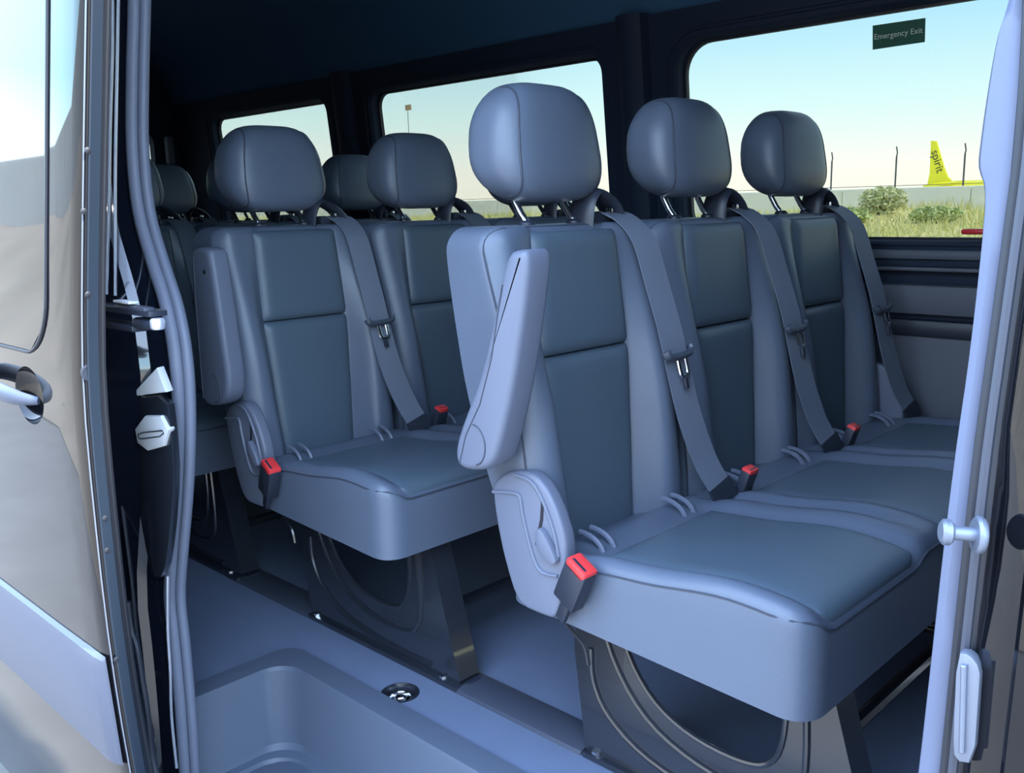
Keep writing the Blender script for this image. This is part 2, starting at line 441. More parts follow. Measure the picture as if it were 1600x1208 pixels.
# ---- rear wall (back doors) with one visible window, and added front partition
wr = empty('wall_rear'); tag(wr, 'dark back doors closing the rear of the cabin', None, None, 'structure')
def cell_x(name, x, y0, y1, z0, z1, hole, r, parent):
    H_ = rrect(*hole, r, 6); n = len(H_); q = n//4; O = []
    cs = [(y1, z1), (y0, z1), (y0, z0), (y1, z0)]
    for k in range(4):
        pu, pv = cs[k]
        for j, (u, v) in enumerate(H_[k*q:(k+1)*q]):
            f = j/(q-1)
            if k in (0, 2): O.append((pu, v+(pv-v)*min(1, 2*f)) if f <= .5 else (u+(pu-u)*min(1, 2*(1-f)), pv))
            else: O.append((u+(pu-u)*min(1, 2*f), pv) if f <= .5 else (pu, v+(pv-v)*min(1, 2*(1-f))))
    return loft(name, [[Vector((x-.05, u, v)) for u, v in O], [Vector((x, u, v)) for u, v in O], [Vector((x, u, v)) for u, v in H_], [Vector((x-.05, u, v)) for u, v in H_]], 'wall_dark', parent, caps=False)
for k, (y0, y1, h0, h1) in enumerate([(.62, 1.60, .92, 1.50), (1.60, 2.55, 1.70, 2.262)]):
    cell_x('back_door', X_REAR, y0, y1, -.02, 1.95, (h0, h1, .86, 1.40), .08, wr)
    prism('back_pane', [Vector((X_REAR-.03, u, v)) for u, v in rrect(h0-.01, h1+.01, .85, 1.41, .08)], (-.004, 0, 0), 'tinted_glass', wr)
    wr.children[-1]
box('pillar_handle', (-4.70, 2.29, 1.22), (-4.66, 2.33, 1.36), 'wall_trim', wr, .012)
wf = box('front_light_block', (X_FRONT, .6, -.2), (X_FRONT+.04, 2.55, 1.95), 'wall_dark'); tag(wf, 'added dark partition keeping light out at the unseen cabin front', None, None, 'structure')  # added closure in place of the unseen windshield end, keeps sunlight out

# ---- near (right) wall: rear quarter with the door pillar, front pillar, header
wn = empty('wall_right'); tag(wn, 'black body side around the sliding door opening', None, None, 'structure')
SEAL = [(221, -260), (221, -120), (221, 0), (218, 120), (218, 230), (228, 330), (250, 410), (272, 480), (286, 560), (291, 650), (288, 760), (280, 860), (276, 930), (283, 1000), (292, 1100), (299, 1208), (303, 1300)]
seal3 = dense([near(*p) for p in SEAL], 4)
stab = sorted([(p.z, p.x) for p in seal3])
def xs(z): return interp(stab, z)
# door seal: two rubber ribs side by side
tube('door_seal_outer', [p+Vector((-.008, -.008, 0)) for p in seal3], .0125, 'rubber_grey', wn, ns=10)
tube('door_seal_inner', [p+Vector((.008, .004, 0)) for p in seal3], .0095, 'rubber_grey', wn, ns=10)
tube('door_seal_groove', [p+Vector((-.002, -.009, 0)) for p in seal3], .006, 'rubber_black', wn, ns=6)
# pillar skin
rings = []
zs = [-.22+ (1.78+.22)*k/26 for k in range(27)]
for z in zs:
    x = xs(z); y = ynear(z)
    rings.append([Vector(p) for p in ((x-.004, y+.008, z), (x-.010, y-.004, z), (x-.022, y-.004, z), (x-.030, y-.014, z), (x-.060, y-.030, z), (x-.066, y-.046, z), (x-.085, y-.055, z), (x-.115, y-.085, z), (-1.72, y-.085, z), (X_REAR, y-.085, z), (X_REAR, y+.04, z), (-1.95, y+.04, z), (-1.75, y+.035, z), (x-.10, y+.035, z))])
loft('rear_quarter', rings, 'paint_body', wn, smooth=30)
# header above the opening and sill under it
box('door_header', (-1.60, .70, 1.735), (X_FRONT, .90, 1.96), 'paint_body', wn, .01)
box('rear_header', (X_REAR, .70, 1.70), (-1.58, .90, 1.96), 'paint_body', wn, .01)
box('sill', (X_REAR, .64, -.42), (X_FRONT, .70, -.20), 'paint_body', wn, .01)

# ---- front pillar (right edge of the picture)
LE = [(1579, -200), (1579, -40), (1573, 0), (1555, 55), (1541, 130), (1528, 220), (1525, 262), (1535, 302), (1528, 400), (1510, 560), (1490, 700), (1470, 860), (1449, 1050), (1431, 1208), (1415, 1330)]
RE = [(1612, -200), (1606, -40), (1604, 0), (1601, 55), (1597, 130), (1590, 220), (1586, 262), (1581, 302), (1568, 400), (1546, 560), (1527, 700), (1509, 860), (1489, 1050), (1473, 1208), (1460, 1330)]
L3 = dense([near(*p) for p in LE], 3); R3 = dense([near(*p) for p in RE], 3)
def stretch(P):      # carry the pillar on to the roof and the sill
    a, b = P[0], P[-1]; k = lambda p, z: Vector((p.x, ynear(z)+p.y-ynear(p.z), z))
    return [k(a, 1.78), k(a, 1.6), k(a, 1.4), k(a, 1.25)]+P+[k(b, .40), k(b, .2), k(b, 0), k(b, -.25)]
L3, R3 = stretch(L3), stretch(R3)
rings = []
for a, b in zip(L3, R3):
    w = b-a
    rings.append([a+Vector((0, .006, 0)), a+w*.12, a+w*.5+Vector((0, -.003, 0)), b-w*.1, b+Vector((0, .005, 0)), b+Vector((.02, .07, 0)), a+Vector((.0, .07, 0))])
loft('pillar_trim', rings, 'pillar_trim', wn, smooth=45)
def shift(P, dx, dy): return [p+Vector((dx, dy, 0)) for p in P]
tube('pillar_seal', shift(R3, .0035, -.004), .0048, 'rubber_black', wn, ns=8)
tube('pillar_seal', shift(R3, .0100, -.008), .0042, 'rubber_mid', wn, ns=8)
tube('pillar_seal', shift(R3, .0150, -.006), .0045, 'rubber_black', wn, ns=8)
rings = []
for b in R3:
    x, y, z = b
    wv = .004*ss(.80, .76, z)-.0045*ss(.70, .62, z)   # the flange edge steps in and out
    rings.append([Vector(p) for p in ((x+.012, y+.01, z), (x+.016, y-.008, z), (x+.022+wv, y-.016, z), (x+.026+wv, y-.020, z), (x+.048, y-.028, z), (x+.052, y-.034, z), (x+.20, y-.05, z), (X_FRONT, y-.06, z), (X_FRONT, y+.06, z), (x+.03, y+.07, z))])
loft('front_pillar', rings, 'paint_black', wn, smooth=30)
# front door edge beside the pillar
ST = near(1529, 836, -.035)
st = empty('door_striker', ST); tag(st, 'silver striker pin projecting from the front door pillar', 'striker pin')
ax = (PY(1474, 831, ST.y-.014)-ST); L_ = ax.length
Q = ax.to_track_quat('X', 'Z').to_matrix()
for nm, prof in (('flange', [(0, -.003), (.0125, -.003), (.0138, -.001), (.0138, .001), (.012, .003), (0, .003)]), ('pin', [(.0052, .002), (.0052, L_-.004)]), ('head', [(0, L_-.006), (.0075, L_-.006), (.0095, L_-.004), (.0095, L_), (.007, L_+.002), (0, L_+.002)])):
    o = lathe(nm, prof, 'satin_steel', st, axis='X', n=20); o.data.transform(Q.to_4x4())
KP = near(1511, 1108, -.022)
kp = empty('pillar_bracket', KP); tag(kp, 'narrow pale metal plate bolted low on the front door pillar', 'bracket')
pl = [near(*p, -.026)-KP for p in ((1494, 1020), (1514, 1022), (1532, 1045), (1530, 1080), (1522, 1195), (1490, 1190), (1488, 1150))]
prism('plate', smoothloop(pl, 1), (0, .012, 0), 'satin_steel', kp, .002, 2)
prism('rib', [near(*p, -.031)-KP for p in ((1500, 1040), (1509, 1042), (1505, 1180), (1497, 1178))], (0, .006, 0), 'satin_steel', kp, .001, 1)

# ================================================================ SLIDING DOOR (slid back along the body)
dr = empty('door_1', (-1.362, .5, -.25)); tag(dr, 'glossy black sliding door slid open along the rear of the van', None, None, 'structure')
DO = Vector(dr.location)
def ydoor(z):   # outer skin: tumblehome above the waist, tuck-under below
    return .50+.07*(math.sqrt((z-.73)**2+.01)+z-.73)/2+.10*max(0, .45-z)**2
def xsl(z): return .14*(math.sqrt((z-.73)**2+.01)+z-.73)/2-.005   # the leading edge leans forward above the waist
dprof = [(-2.95, 0), (-2.2, 0), (-1.80, 0), (-1.55, 0), (-1.45, .0005), (-1.395, .0018), (-1.372, .005), (-1.364, .010), (-1.362, .016), (-1.362, .026), (-1.366, .030), (-1.385, .032), (-1.40, .035), (-1.403, .050), (-1.415, .055), (-2.95, .055)]
rings = []
for k in range(41):
    z = -.25+2.0*k/40
    rings.append([Vector((x+xsl(z), ydoor(z)+y, z))-DO for x, y in dprof])
skin = loft('door_skin', rings, 'paint_black', dr, smooth=25)
hc = PY(43, 618, .50)
bm = bmesh.new(); bmesh.ops.create_uvsphere(bm, u_segments=32, v_segments=20, radius=1)
for v in bm.verts: v.co = Vector((v.co.x*.062, v.co.y*.036, v.co.z*.047))+Vector((hc.x, ydoor(hc.z)-.006, hc.z))-DO
cut = mkbm('cut', bm, 'paint_black'); cut.location = DO
bpy.context.view_layer.update(); boolcut(skin, cut)
# front edge strip of plastic along the door thickness
rings = []
for k in range(31):
    z = -.22+1.95*k/30; y = ydoor(z); d_ = Vector((xsl(z), 0, 0))
    rings.append([Vector(p)-DO+d_ for p in ((-1.3605, y+.012, z), (-1.3595, y+.014, z), (-1.3600, y+.028, z), (-1.372, y+.034, z), (-1.380, y+.030, z))])
loft('edge_strip', rings, 'edge_blue', dr, smooth=25)
tube('edge_seal', [Vector((-1.392+xsl(z), ydoor(z)+.038, z))-DO for z in [-.2+1.9*k/24 for k in range(25)]], .008, 'rubber_black', dr)
tube('edge_seal', [Vector((-1.400+xsl(z), ydoor(z)+.050, z))-DO for z in [-.2+1.9*k/24 for k in range(25)]], .005, 'rubber_black', dr)
tube('hem', [Vector((-1.3655+xsl(z), ydoor(z)+.0075, z))-DO for z in [-.22+1.95*k/24 for k in range(25)]], .0012, 'satin_steel', dr, ns=6)
# small bolts on the edge strip
for (px, py) in ((137, 235), (131, 330), (137, 460), (164, 810), (167, 860), (182, 1030)):
    p = PX(px, py, -1.36); p = PX(px, py, -1.3598+xsl(p.z)); lathe('edge_bolt', [(.0045, 0), (.0045, .001), (.002, .002), (0, .002)], 'rubber_black', dr, p-DO, axis='X', n=10)
p = PX(139, 582, -1.3598); lathe('edge_plug', [(.012, 0), (.012, .0015), (.009, .002), (.008, .0008), (0, .0008)], 'plastic_dark', dr, p-DO, axis='X', n=20)
# door window
wx1, wz0 = -1.482, .762
g = rrect(-2.55, wx1, wz0, 1.62, .085, 8)
def dpt(x, z, off): return Vector((x+xsl(z), ydoor(z)+off, z))-DO
NZ = 24; zz = [wz0+.004+(1.612-wz0)*k/NZ for k in range(NZ+1)]
def wid(z):
    r = .085
    if z < wz0+r: d = r-math.sqrt(max(0, r*r-(wz0+r-z)**2))
    elif z > 1.62-r: d = r-math.sqrt(max(0, r*r-(z-1.62+r)**2))
    else: d = 0
    return -2.55+d, wx1-d
rings = []
for z in zz:
    a, b = wid(z); rings.append([dpt(a, z, -.002), dpt(b, z, -.002), dpt(b, z, .004), dpt(a, z, .004)])
loft('door_pane', rings, 'paint_black', dr, smooth=30)
tube('pane_gasket', [dpt(x, z, -.0005) for x, z in rrect(-2.553, wx1+.003, wz0-.001, 1.623, .088, 10)], .0032, 'rubber_black', dr, closed=True, ns=6)
# handle
hy = ydoor(hc.z)
hpts = [Vector((hc.x+a, hy+b, hc.z+c))-DO for a, b, c in ((-.235, .0, .012), (-.215, -.024, .014), (-.18, -.032, .015), (-.10, -.034, .012), (-.02, -.030, .006), (.022, -.020, .001), (.046, -.002, -.003))]
tube('door_handle', dense(hpts, 5), [.012, .0122, .0125, .013, .0135, .014, .0145, .015]+[.0155]*10+[.015, .0148, .0145, .014, .0135, .013, .012, .011, .010, .009, .008, .007, .006][:13], 'cladding', dr, ns=14, scale=(1.0, .7), up=(0, 0, 1))
# cladding strip
cl = []
for x in (-2.95, -2.0, -1.5, -1.40, -1.380, -1.372):
    t = .014 if x < -1.39 else (.010 if x < -1.375 else .004)
    cl.append([Vector((x+xsl(z), ydoor(z)+.001-o*t, z))-DO for z, o in ((.118, 0), (.122, .8), (.135, 1), (.285, .9), (.300, .55), (.306, 0))])
loft('cladding', cl, 'cladding', dr, smooth=25)

# ---- hardware between the door and the pillar
def nrm(a): return Vector(a).normalized()
hb = PY(205, 495, .625); hr = empty('roller_arm', hb); tag(hr, 'black roller arm bracket joining the sliding door to the pillar rail', 'hinge bracket')
def hbx(nm, p0, p1, d, m, bev=.003):
    a = PY(*p0, .625)-hb; b = PY(*p1, .625)-hb
    return box(nm, (a.x, -.02, b.z), (b.x, d, a.z), m, hr, bev)
hbx('arm', (150, 474), (252, 492), .012, 'plastic_dark', .006)
hbx('arm_cap', (196, 473), (245, 490), -.0, 'rubber_mid', .005)
hbx('lower_plate', (150, 495), (226, 518), .010, 'plastic_dark', .004)
hbx('roller_fork', (222, 494), (256, 516), .004, 'plastic_dark', .007)
hbx('bump_stop', (196, 467), (221, 474), -.004, 'white_plastic', .001)
lathe('roller', [(0, -.008), (.009, -.008), (.011, -.005), (.011, .005), (.009, .008), (0, .008)], 'silver', hr, PY(247, 506, .605)-hb, axis='Z', n=16)
# catch pocket with white bumper
def pil(px, py, off=0):    # point on the slanted pillar face in front of the seal
    p = near(px, py, -.045); n_ = Vector((.45, -.89, 0)); return p+n_*off
cp_ = pil(240, 660); ck = empty('door_catch', cp_); tag(ck, 'white plastic door bumper and pocket on the black rear pillar', 'door catch')
ND = Vector((.45, -.89, 0))*-.02
prism('pocket', smoothloop([pil(*p, .004)-cp_ for p in ((207, 622), (262, 616), (270, 680), (274, 745), (268, 830), (258, 900), (240, 905), (226, 840), (214, 760), (216, 690))], 1), ND, 'steel_black', ck, .003, 2)
prism('corner_cap', [pil(*p, .006)-cp_ for p in ((206, 619), (248, 574), (263, 612))], ND, 'white_plastic', ck, .002, 2)
prism('bumper', [pil(*p, .013)-cp_ for p in ((218, 668), (233, 648), (258, 648), (270, 670), (263, 695), (238, 702), (222, 690))], ND, 'white_plastic', ck, .003, 2)
tube('bumper_slot', [pil(*p, .0135)-cp_ for p in ((224, 680), (224, 676), (232, 673), (262, 670), (264, 674), (258, 679), (230, 683), (225, 682))], .0012, 'plastic_dark', ck, closed=True, ns=6)
# pinch-weld ridges and wiring clips on the pillar
for pts in (((176, -60), (176, 60), (172, 200), (170, 330), (166, 460)), ((186, -60), (183, 90), (180, 260), (180, 400), (180, 462))):
    tube('pinch_weld', dense([near(*p, -.075) for p in pts], 4), .0028, 'silver', wn, ns=6)
tube('pinch_weld', dense([near(*p, -.065) for p in ((170, 540), (178, 640), (190, 780), (205, 900), (215, 1000), (232, 1120), (246, 1210))], 4), .0035, 'rubber_black', wn, ns=6)
tube('pinch_weld', dense([near(*p, -.03) for p in ((262, 900), (262, 980), (266, 1050), (268, 1120), (276, 1200))], 4), .0028, 'silver', wn, ns=6)
lb = near(205, 1110, -.08); lo_ = empty('lower_roller', lb); tag(lo_, 'small dark lower roller bracket at the foot of the open door', 'hinge bracket')
box('bracket', (-.03, -.01, -.04), (.02, .02, .03), 'plastic_dark', lo_, .006)
lathe('roller', [(0, -.008), (.010, -.008), (.010, .008), (0, .008)], 'silver', lo_, (-.004, -.016, .018), axis='X', n=14)
tube('cable', dense([near(*p, -.07)-lb for p in ((200, 940), (206, 985), (214, 1010), (222, 1060), (230, 1110), (238, 1180), (250, 1230))], 4), .006, 'plastic_dark', lo_)

# ================================================================ BENCH SEATS
PITCH = .4375
ROW = .862
BX, BY = -1.0, 1.237     # world position of the first bench's origin (floor point under the near seat)
# local coordinates: x forward, y across (0 = near seat centre), z up
F0 = [(.36, .005), (.41, .000), (.55, -.012), (.72, -.026), (.93, -.052)]          # insert plane
BOL = [(.36, .055), (.45, .060), (.55, .058), (.65, .052), (.78, .030), (.88, .012), (.94, .006)]   # bolster height over the insert
REAR = [(.36, -.020), (.45, -.035), (.53, -.070), (.64, -.108), (.72, -.128), (.89, -.155), (.94, -.150)]
def ins_w(z): return interp([(.38, .098), (.55, .110), (.72, .118), (.93, .112)], z)
HW = .2055
def back_face(y, z):
    a = abs(y); b = sinterp(BOL, z)*ss(ins_w(z)-.010, ins_w(z)+.040, a); b -= .018*ss(.165, .205, a)
    return sinterp(F0, z)-.004-.010*ss(ins_w(z)-.002, ins_w(z)-.012, a)+b
def make_backrest(yc, parent):
    bk = pad('backrest', (-HW, HW), (.375, .936), .038, .020, back_face, lambda y, z: sinterp(REAR, z), lambda u, v, h: Vector((h, yc+u, v)), 'leather', parent, nu=34, nv=26, ne=7, lev=5)
    for nm, z0, z1 in (('upper_insert', .7205, .925), ('lower_insert', .385, .7195)):
        def hf(u, v, z0=z0, z1=z1):
            w = ins_w(v); y = u*w; ev = 1-max(0, 1-(min(v-z0, z1-v))/.022)**2; eu = 1-max(0, 1-(1-abs(u))*w/.03)**2
            return sinterp(F0, v)-.009+.016*ev**.5*eu**.5 if ev > 0 and eu > 0 else sinterp(F0, v)-.009
        pad(nm, (-1, 1), (z0, z1), .02, .0001, hf, lambda u, v: sinterp(F0, v)-.03, lambda u, v, h: Vector((h, yc+u*ins_w(v), v)), 'leather_insert', bk, nu=22, nv=18, ne=4, lev=1)
    # piping around the face edge
    P = []
    w = HW-.004; r = .036
    P += [(-w, z) for z in (.40, .46, .52, .58, .64, .70, .76, .82, .86)]
    zt = .932
    for k in range(7):
        a = math.radians(180-90*k/6); P.append((-w+r+r*math.cos(a), zt-r+r*math.sin(a)))
    P += [(y, zt) for y in (-.1, -.05, 0, .05, .1)]
    for k in range(7):
        a = math.radians(90-90*k/6); P.append((w-r+r*math.cos(a), zt-r+r*math.sin(a)))
    P += [(w, z) for z in (.86, .82, .76, .70, .64, .58, .52, .46, .40)]
    tube('piping', [Vector((back_face(y, z)-.0115, yc+y, z)) for y, z in P], .0028, 'seam', bk, ns=6)
    return bk
HA, HB, HC_ = (.058, .060), .130, .100      # headrest front/rear depth, half width, half height
HX, HZ = -.130, 1.068
def head_pt(th, y):
    u = min(1, abs(y/HB)); q = max(0, 1-u**4.5)**(1/3.4); qx = max(0, 1-u**5.5)**(1/3.2); c, s = math.cos(th), math.sin(th)
    x = math.copysign(abs(c)**(2/3.2), c); z = math.copysign(abs(s)**(2/3.4), s)*q
    k = z
    x *= (HA[1] if c > 0 else HA[0]*(1-.40*max(0, k)**1.5-.10*max(0, -k)**2))*qx
    yy = y*(1+.05*math.sin(math.pi*max(0, -k))-.24*max(0, k)**1.5-.10*max(0, -k)**1.6)
    x += -.016*k-.016*(yy/HB)**2
    return Vector((HX+x, yy, HZ+z*HC_))
def make_headrest(yc, parent, dz=0, dx=0):
    o = Vector((dx, yc, dz)); rings = []
    N = 30
    for i in range(N+1):
        y = -HB*math.cos(math.pi*i/N)*.99999
        rings.append([head_pt(2*math.pi*k/40, y)+o for k in range(40)])
    h = loft('headrest', rings, 'leather', parent, smooth=60)
    for y in (-.101, .101):
        tube('seam', [head_pt(math.radians(-88+176*k/40), y)+o for k in range(41)], .0019, 'seam', h, ns=6) if False else tube('seam', [head_pt(math.radians(-88+176*k/30), y)+o for k in range(31)], .0019, 'seam', h, ns=6)
    for y in (-.062, .062):
        tube('post', dense([o+Vector((HX-.012, y, HZ-.080)), o+Vector((HX-.008, y, .975)), Vector((HX+.008, yc+y, .955)), Vector((HX+.020, yc+y, .938)), Vector((HX+.022, yc+y, .905))], 4), .0065, 'chrome', h, ns=10)
        lathe('post_guide', [(.0, .926), (.016, .926), (.015, .940), (.010, .944), (0, .944)], 'plastic_dark', h, (HX+.022, yc+y, 0), n=14)
    return h
def make_belt(yc, parent, side=1, dark=False):
    # retractor loop on the shoulder of the backrest
    s = side
    loopY = [(.068, .925), (.074, .965), (.090, .986), (.108, .987), (.140, .972), (.160, .950), (.166, .925)]
    lp = empty_part = None
    cl_ = [Vector((-.098, yc+s*a, b)) for a, b in loopY]
    g = tube('belt_loop', dense(cl_, 4), .012, 'plastic_dark', parent, ns=10, scale=(2.4, .8), up=(1, 0, 0))
    box('roller', (-.115, yc+s*.10-.004 if s > 0 else yc-.16, .930), (-.085, yc+s*.16+.004 if s > 0 else yc-.10, .955), 'plastic_dark', g, .006)
    box('guide_pin', (-.088, yc+s*.132-.006, .950), (-.078, yc+s*.132+.006, .962), 'chrome', g, .002)
    B = [(-.110, .134, .950), (-.088, .142, .952), (-.055, .150, .938), (-.018, .151, .90), (.012, .151, .82), (.040, .151, .74), (.059, .155, .66), (.075, .167, .58), (.094, .190, .50), (.118, .206, .448), (.124, .209, .430)]
    pts = dense([Vector((a, yc+s*b, c)) for a, b, c in B], 4)
    st_ = ribbon('belt_strap', pts, Vector((.22, 1, .0)), .056, .0025, 'belt_dark' if dark else 'belt', parent)
    sv_ = [p for p in pts[-6:]]
    ribbon('belt_sleeve', [p+Vector((.001, 0, .001)) for p in sv_], Vector((.22, 1, .0)), .060, .006, 'belt_dark', st_)
    # latch plate two fifths of the way down
    c = Vector((.052, yc+s*.152, .700)); d = (Vector((.066, yc+s*.174, .58))-Vector((.030, yc+s*.166, .74))).normalized()
    w = Vector((-.05, 1, .05)); w = (w-d*w.dot(d)).normalized(); n = w.cross(d)
    if n.x < 0: n = -n
    pb = [c-w*.040+n*.006-d*.010, c-w*.036+n*.008, c-w*.018+n*.009+d*.004, c+w*.018+n*.009+d*.004, c+w*.036+n*.008, c+w*.040+n*.006-d*.010]
    tube('latch_bar', dense(pb, 4), .0088, 'latch_plastic', st_, ns=8, scale=(1.0, .75))
    tg = [c+w*(a)+n*.010+d*b for a, b in ((-.012, .004), (-.012, .030), (-.008, .040), (.008, .040), (.012, .030), (.012, .004))]
    tube('latch_tongue', dense(tg, 3), .0046, 'chrome', st_, ns=8, scale=(.6, 1.1))
    box('latch_button', (-.005, -.004, -.012), (.005, .004, .012), 'plastic_dark', st_, .002, at=c+n*.008+d*.052, rot=Matrix((w, n, d)).transposed())
def buckle(parent, p, axis, sidev, sc=1.0, stalk=True, nm='buckle'):
    a = Vector(axis).normalized(); s = Vector(sidev); s = (s-a*s.dot(a)).normalized(); n = a.cross(s)
    R_ = Matrix((s, n, a)).transposed()
    b = box(nm, (-.021*sc, -.0125*sc, -.034*sc), (.021*sc, .0125*sc, .034*sc), 'plastic_dark', parent, .004*sc, rot=R_, at=Vector(p))
    box('release_button', (-.019*sc, -.0115*sc, -.009*sc), (.019*sc, .0135*sc, .007*sc), 'red', b, .003*sc, rot=R_, at=Vector(p)+a*.032*sc)
    box('slot', (-.013*sc, -.002*sc, -.002*sc), (.013*sc, .002*sc, .002*sc), 'plastic_dark', b, 0, rot=R_, at=Vector(p)+a*.0385*sc-n*.006*sc)
    if stalk: box('stalk', (-.010, -.005, -.028), (.010, .005, .028), 'plastic_dark', b, .003, rot=R_, at=Vector(p)-a*.052)
    return b
CB = [(-.06, .395), (.0, .408), (.09, .422), (.17, .430), (.25, .436), (.36, .450), (.43, .448), (.475, .440), (.51, .428)]
def make_cushion(ys, parent):
    y0, y1 = ys[0]-.200, ys[-1]+.200
    sp_ = ys[1]-ys[0]
    def hf(x, y):
        yc = min(ys, key=lambda q: abs(q-y)); d = abs(y-yc); hw = sp_/2
        z = sinterp(CB, x)-.004
        ends = (yc == ys[0] and y < yc) or (yc == ys[-1] and y > yc)
        z += .016*ss(.135, .180, d)*ss(.06, .16, x)
        z += .014*ss(.13, .05, x)*ss(.02, .06, x)                       # roll at the back of the cushion
        if not ends: z -= .013*ss(.195, hw, d)*ss(.50, .38, x)
        return z
    def bf(x, y): return interp([(.05, .322), (.48, .300)], x)
    cu = pad('cushion', (-.045, .500), (y0, y1), .045, .026, hf, bf, lambda u, v, h: Vector((u, v, h)), 'leather', parent, nu=34, nv=30*len(ys), ne=7, lev=5, bulge=0)
    for yc in ys:
        def hi(u, v, yc=yc):
            x, y = u, v
            e = min(min(u-.125, .494-u)/.03, min(v-(yc-.155), yc+.155-v)/.03); e = max(0, min(1, e))
            return sinterp(CB, x)-.010+.013*math.sqrt(max(0, 1-(1-e)**2))
        def mapi(u, v, h): return Vector((u, v, h))
        pad('cushion_insert', (.125, .494), (yc-.155, yc+.155), .03, .0001, hi, lambda u, v: sinterp(CB, u)-.03, mapi, 'leather_insert', cu, nu=18, nv=18, ne=4, lev=1)
    # seam where the top cover meets the side
    P = []
    for x in [-.02+.02*k for k in range(24)]: P.append(Vector((x, y0+.0005, hf(x, y0+.03)-.018)))
    P += [Vector((.470, y0+.006, hf(.45, y0+.03)-.018)), Vector((.488, y0+.019, hf(.46, y0+.03)-.018)), Vector((.4985, y0+.045, hf(.47, y0+.05)-.018))]
    for k in range(24*len(ys)):
        y = y0+.05+(y1-y0-.1)*k/(24*len(ys)-1); P.append(Vector((.4995, y, hf(.485, y)-.018)))
    tube('seam', P, .0017, 'seam', cu, ns=6)
    return cu
def make_recliner(ye, parent, sgn=-1, lever=True):
    """plastic side cover where backrest meets cushion (outline measured on the photo, plane of the seat side)"""
    px = [(768, 765), (772, 752), (785, 740), (808, 735), (832, 740), (852, 762), (870, 800), (884, 848), (884, 890), (872, 970), (845, 962), (808, 945), (788, 880), (775, 820)]
    if sgn < 0:
        pts = [PY(a, b, BY-.217)-Vector((BX, BY, 0)) for a, b in px]
    else: pts = [PY(a, b, BY-.217)-Vector((BX, BY, 0)) for a, b in px]
    pts = [Vector((p.x, ye, p.z)) for p in smoothloop(pts, 2)]
    rc_ = prism('recliner_cover', pts, (0, -sgn*.028, 0), 'plastic_grey', parent, .007, 3)
    L = lambda a, b, o: (lambda p: Vector((p.x-BX, ye+sgn*o, p.z)))(PY(a, b, BY-.217))
    tube('rib', dense([L(a, b, .001) for a, b in ((771, 768), (800, 770), (813, 776), (817, 800), (827, 845), (838, 880), (850, 895), (872, 900))], 4), .0032, 'plastic_grey', rc_, ns=8)
    tube('rib', dense([L(a, b, .001) for a, b in ((806, 742), (830, 752), (848, 780), (866, 830), (874, 870))], 4), .0032, 'plastic_grey', rc_, ns=8)
    prism('lever_slot', [L(a, b, .0006) for a, b in ((846, 779), (850, 785), (849, 812), (842, 845), (836, 852), (844, 812))], (0, .002, 0), 'rubber_black', rc_)
    if lever:
        prism('lever', smoothloop([L(a, b, .012) for a, b in ((846, 820), (858, 832), (876, 872), (874, 880), (862, 878), (842, 850))], 1), (0, -sgn*.013, 0), 'plastic_grey', rc_, .003, 2)
    return rc_
def make_armrest(parent, outline, y0, y1, pivot, dot, crease):
    ar = prism('armrest', smoothloop([Vector((a, y0, b)) for a, b in outline], 2), (0, y1-y0, 0), 'plastic_grey', parent, .012, 4, smooth=50)
    c = Vector((pivot[0], y0-.0005, pivot[1]))
    tube('pivot_line', [c+Vector((.026*math.cos(math.radians(a)), 0, .032*math.sin(math.radians(a)))) for a in range(-80, 100, 10)], .0012, 'seam', ar, ns=6)
    lathe('screw_hole', [(0, -.0012), (.004, -.0012), (.004, .001), (0, .001)], 'rubber_black', ar, dot, axis='X' if dot[1] > y0+.01 else 'Y', n=12)
    tube('crease', [Vector((a, y0-.0002, b)) for a, b in crease], .0011, 'seam', ar, ns=6)
    return ar
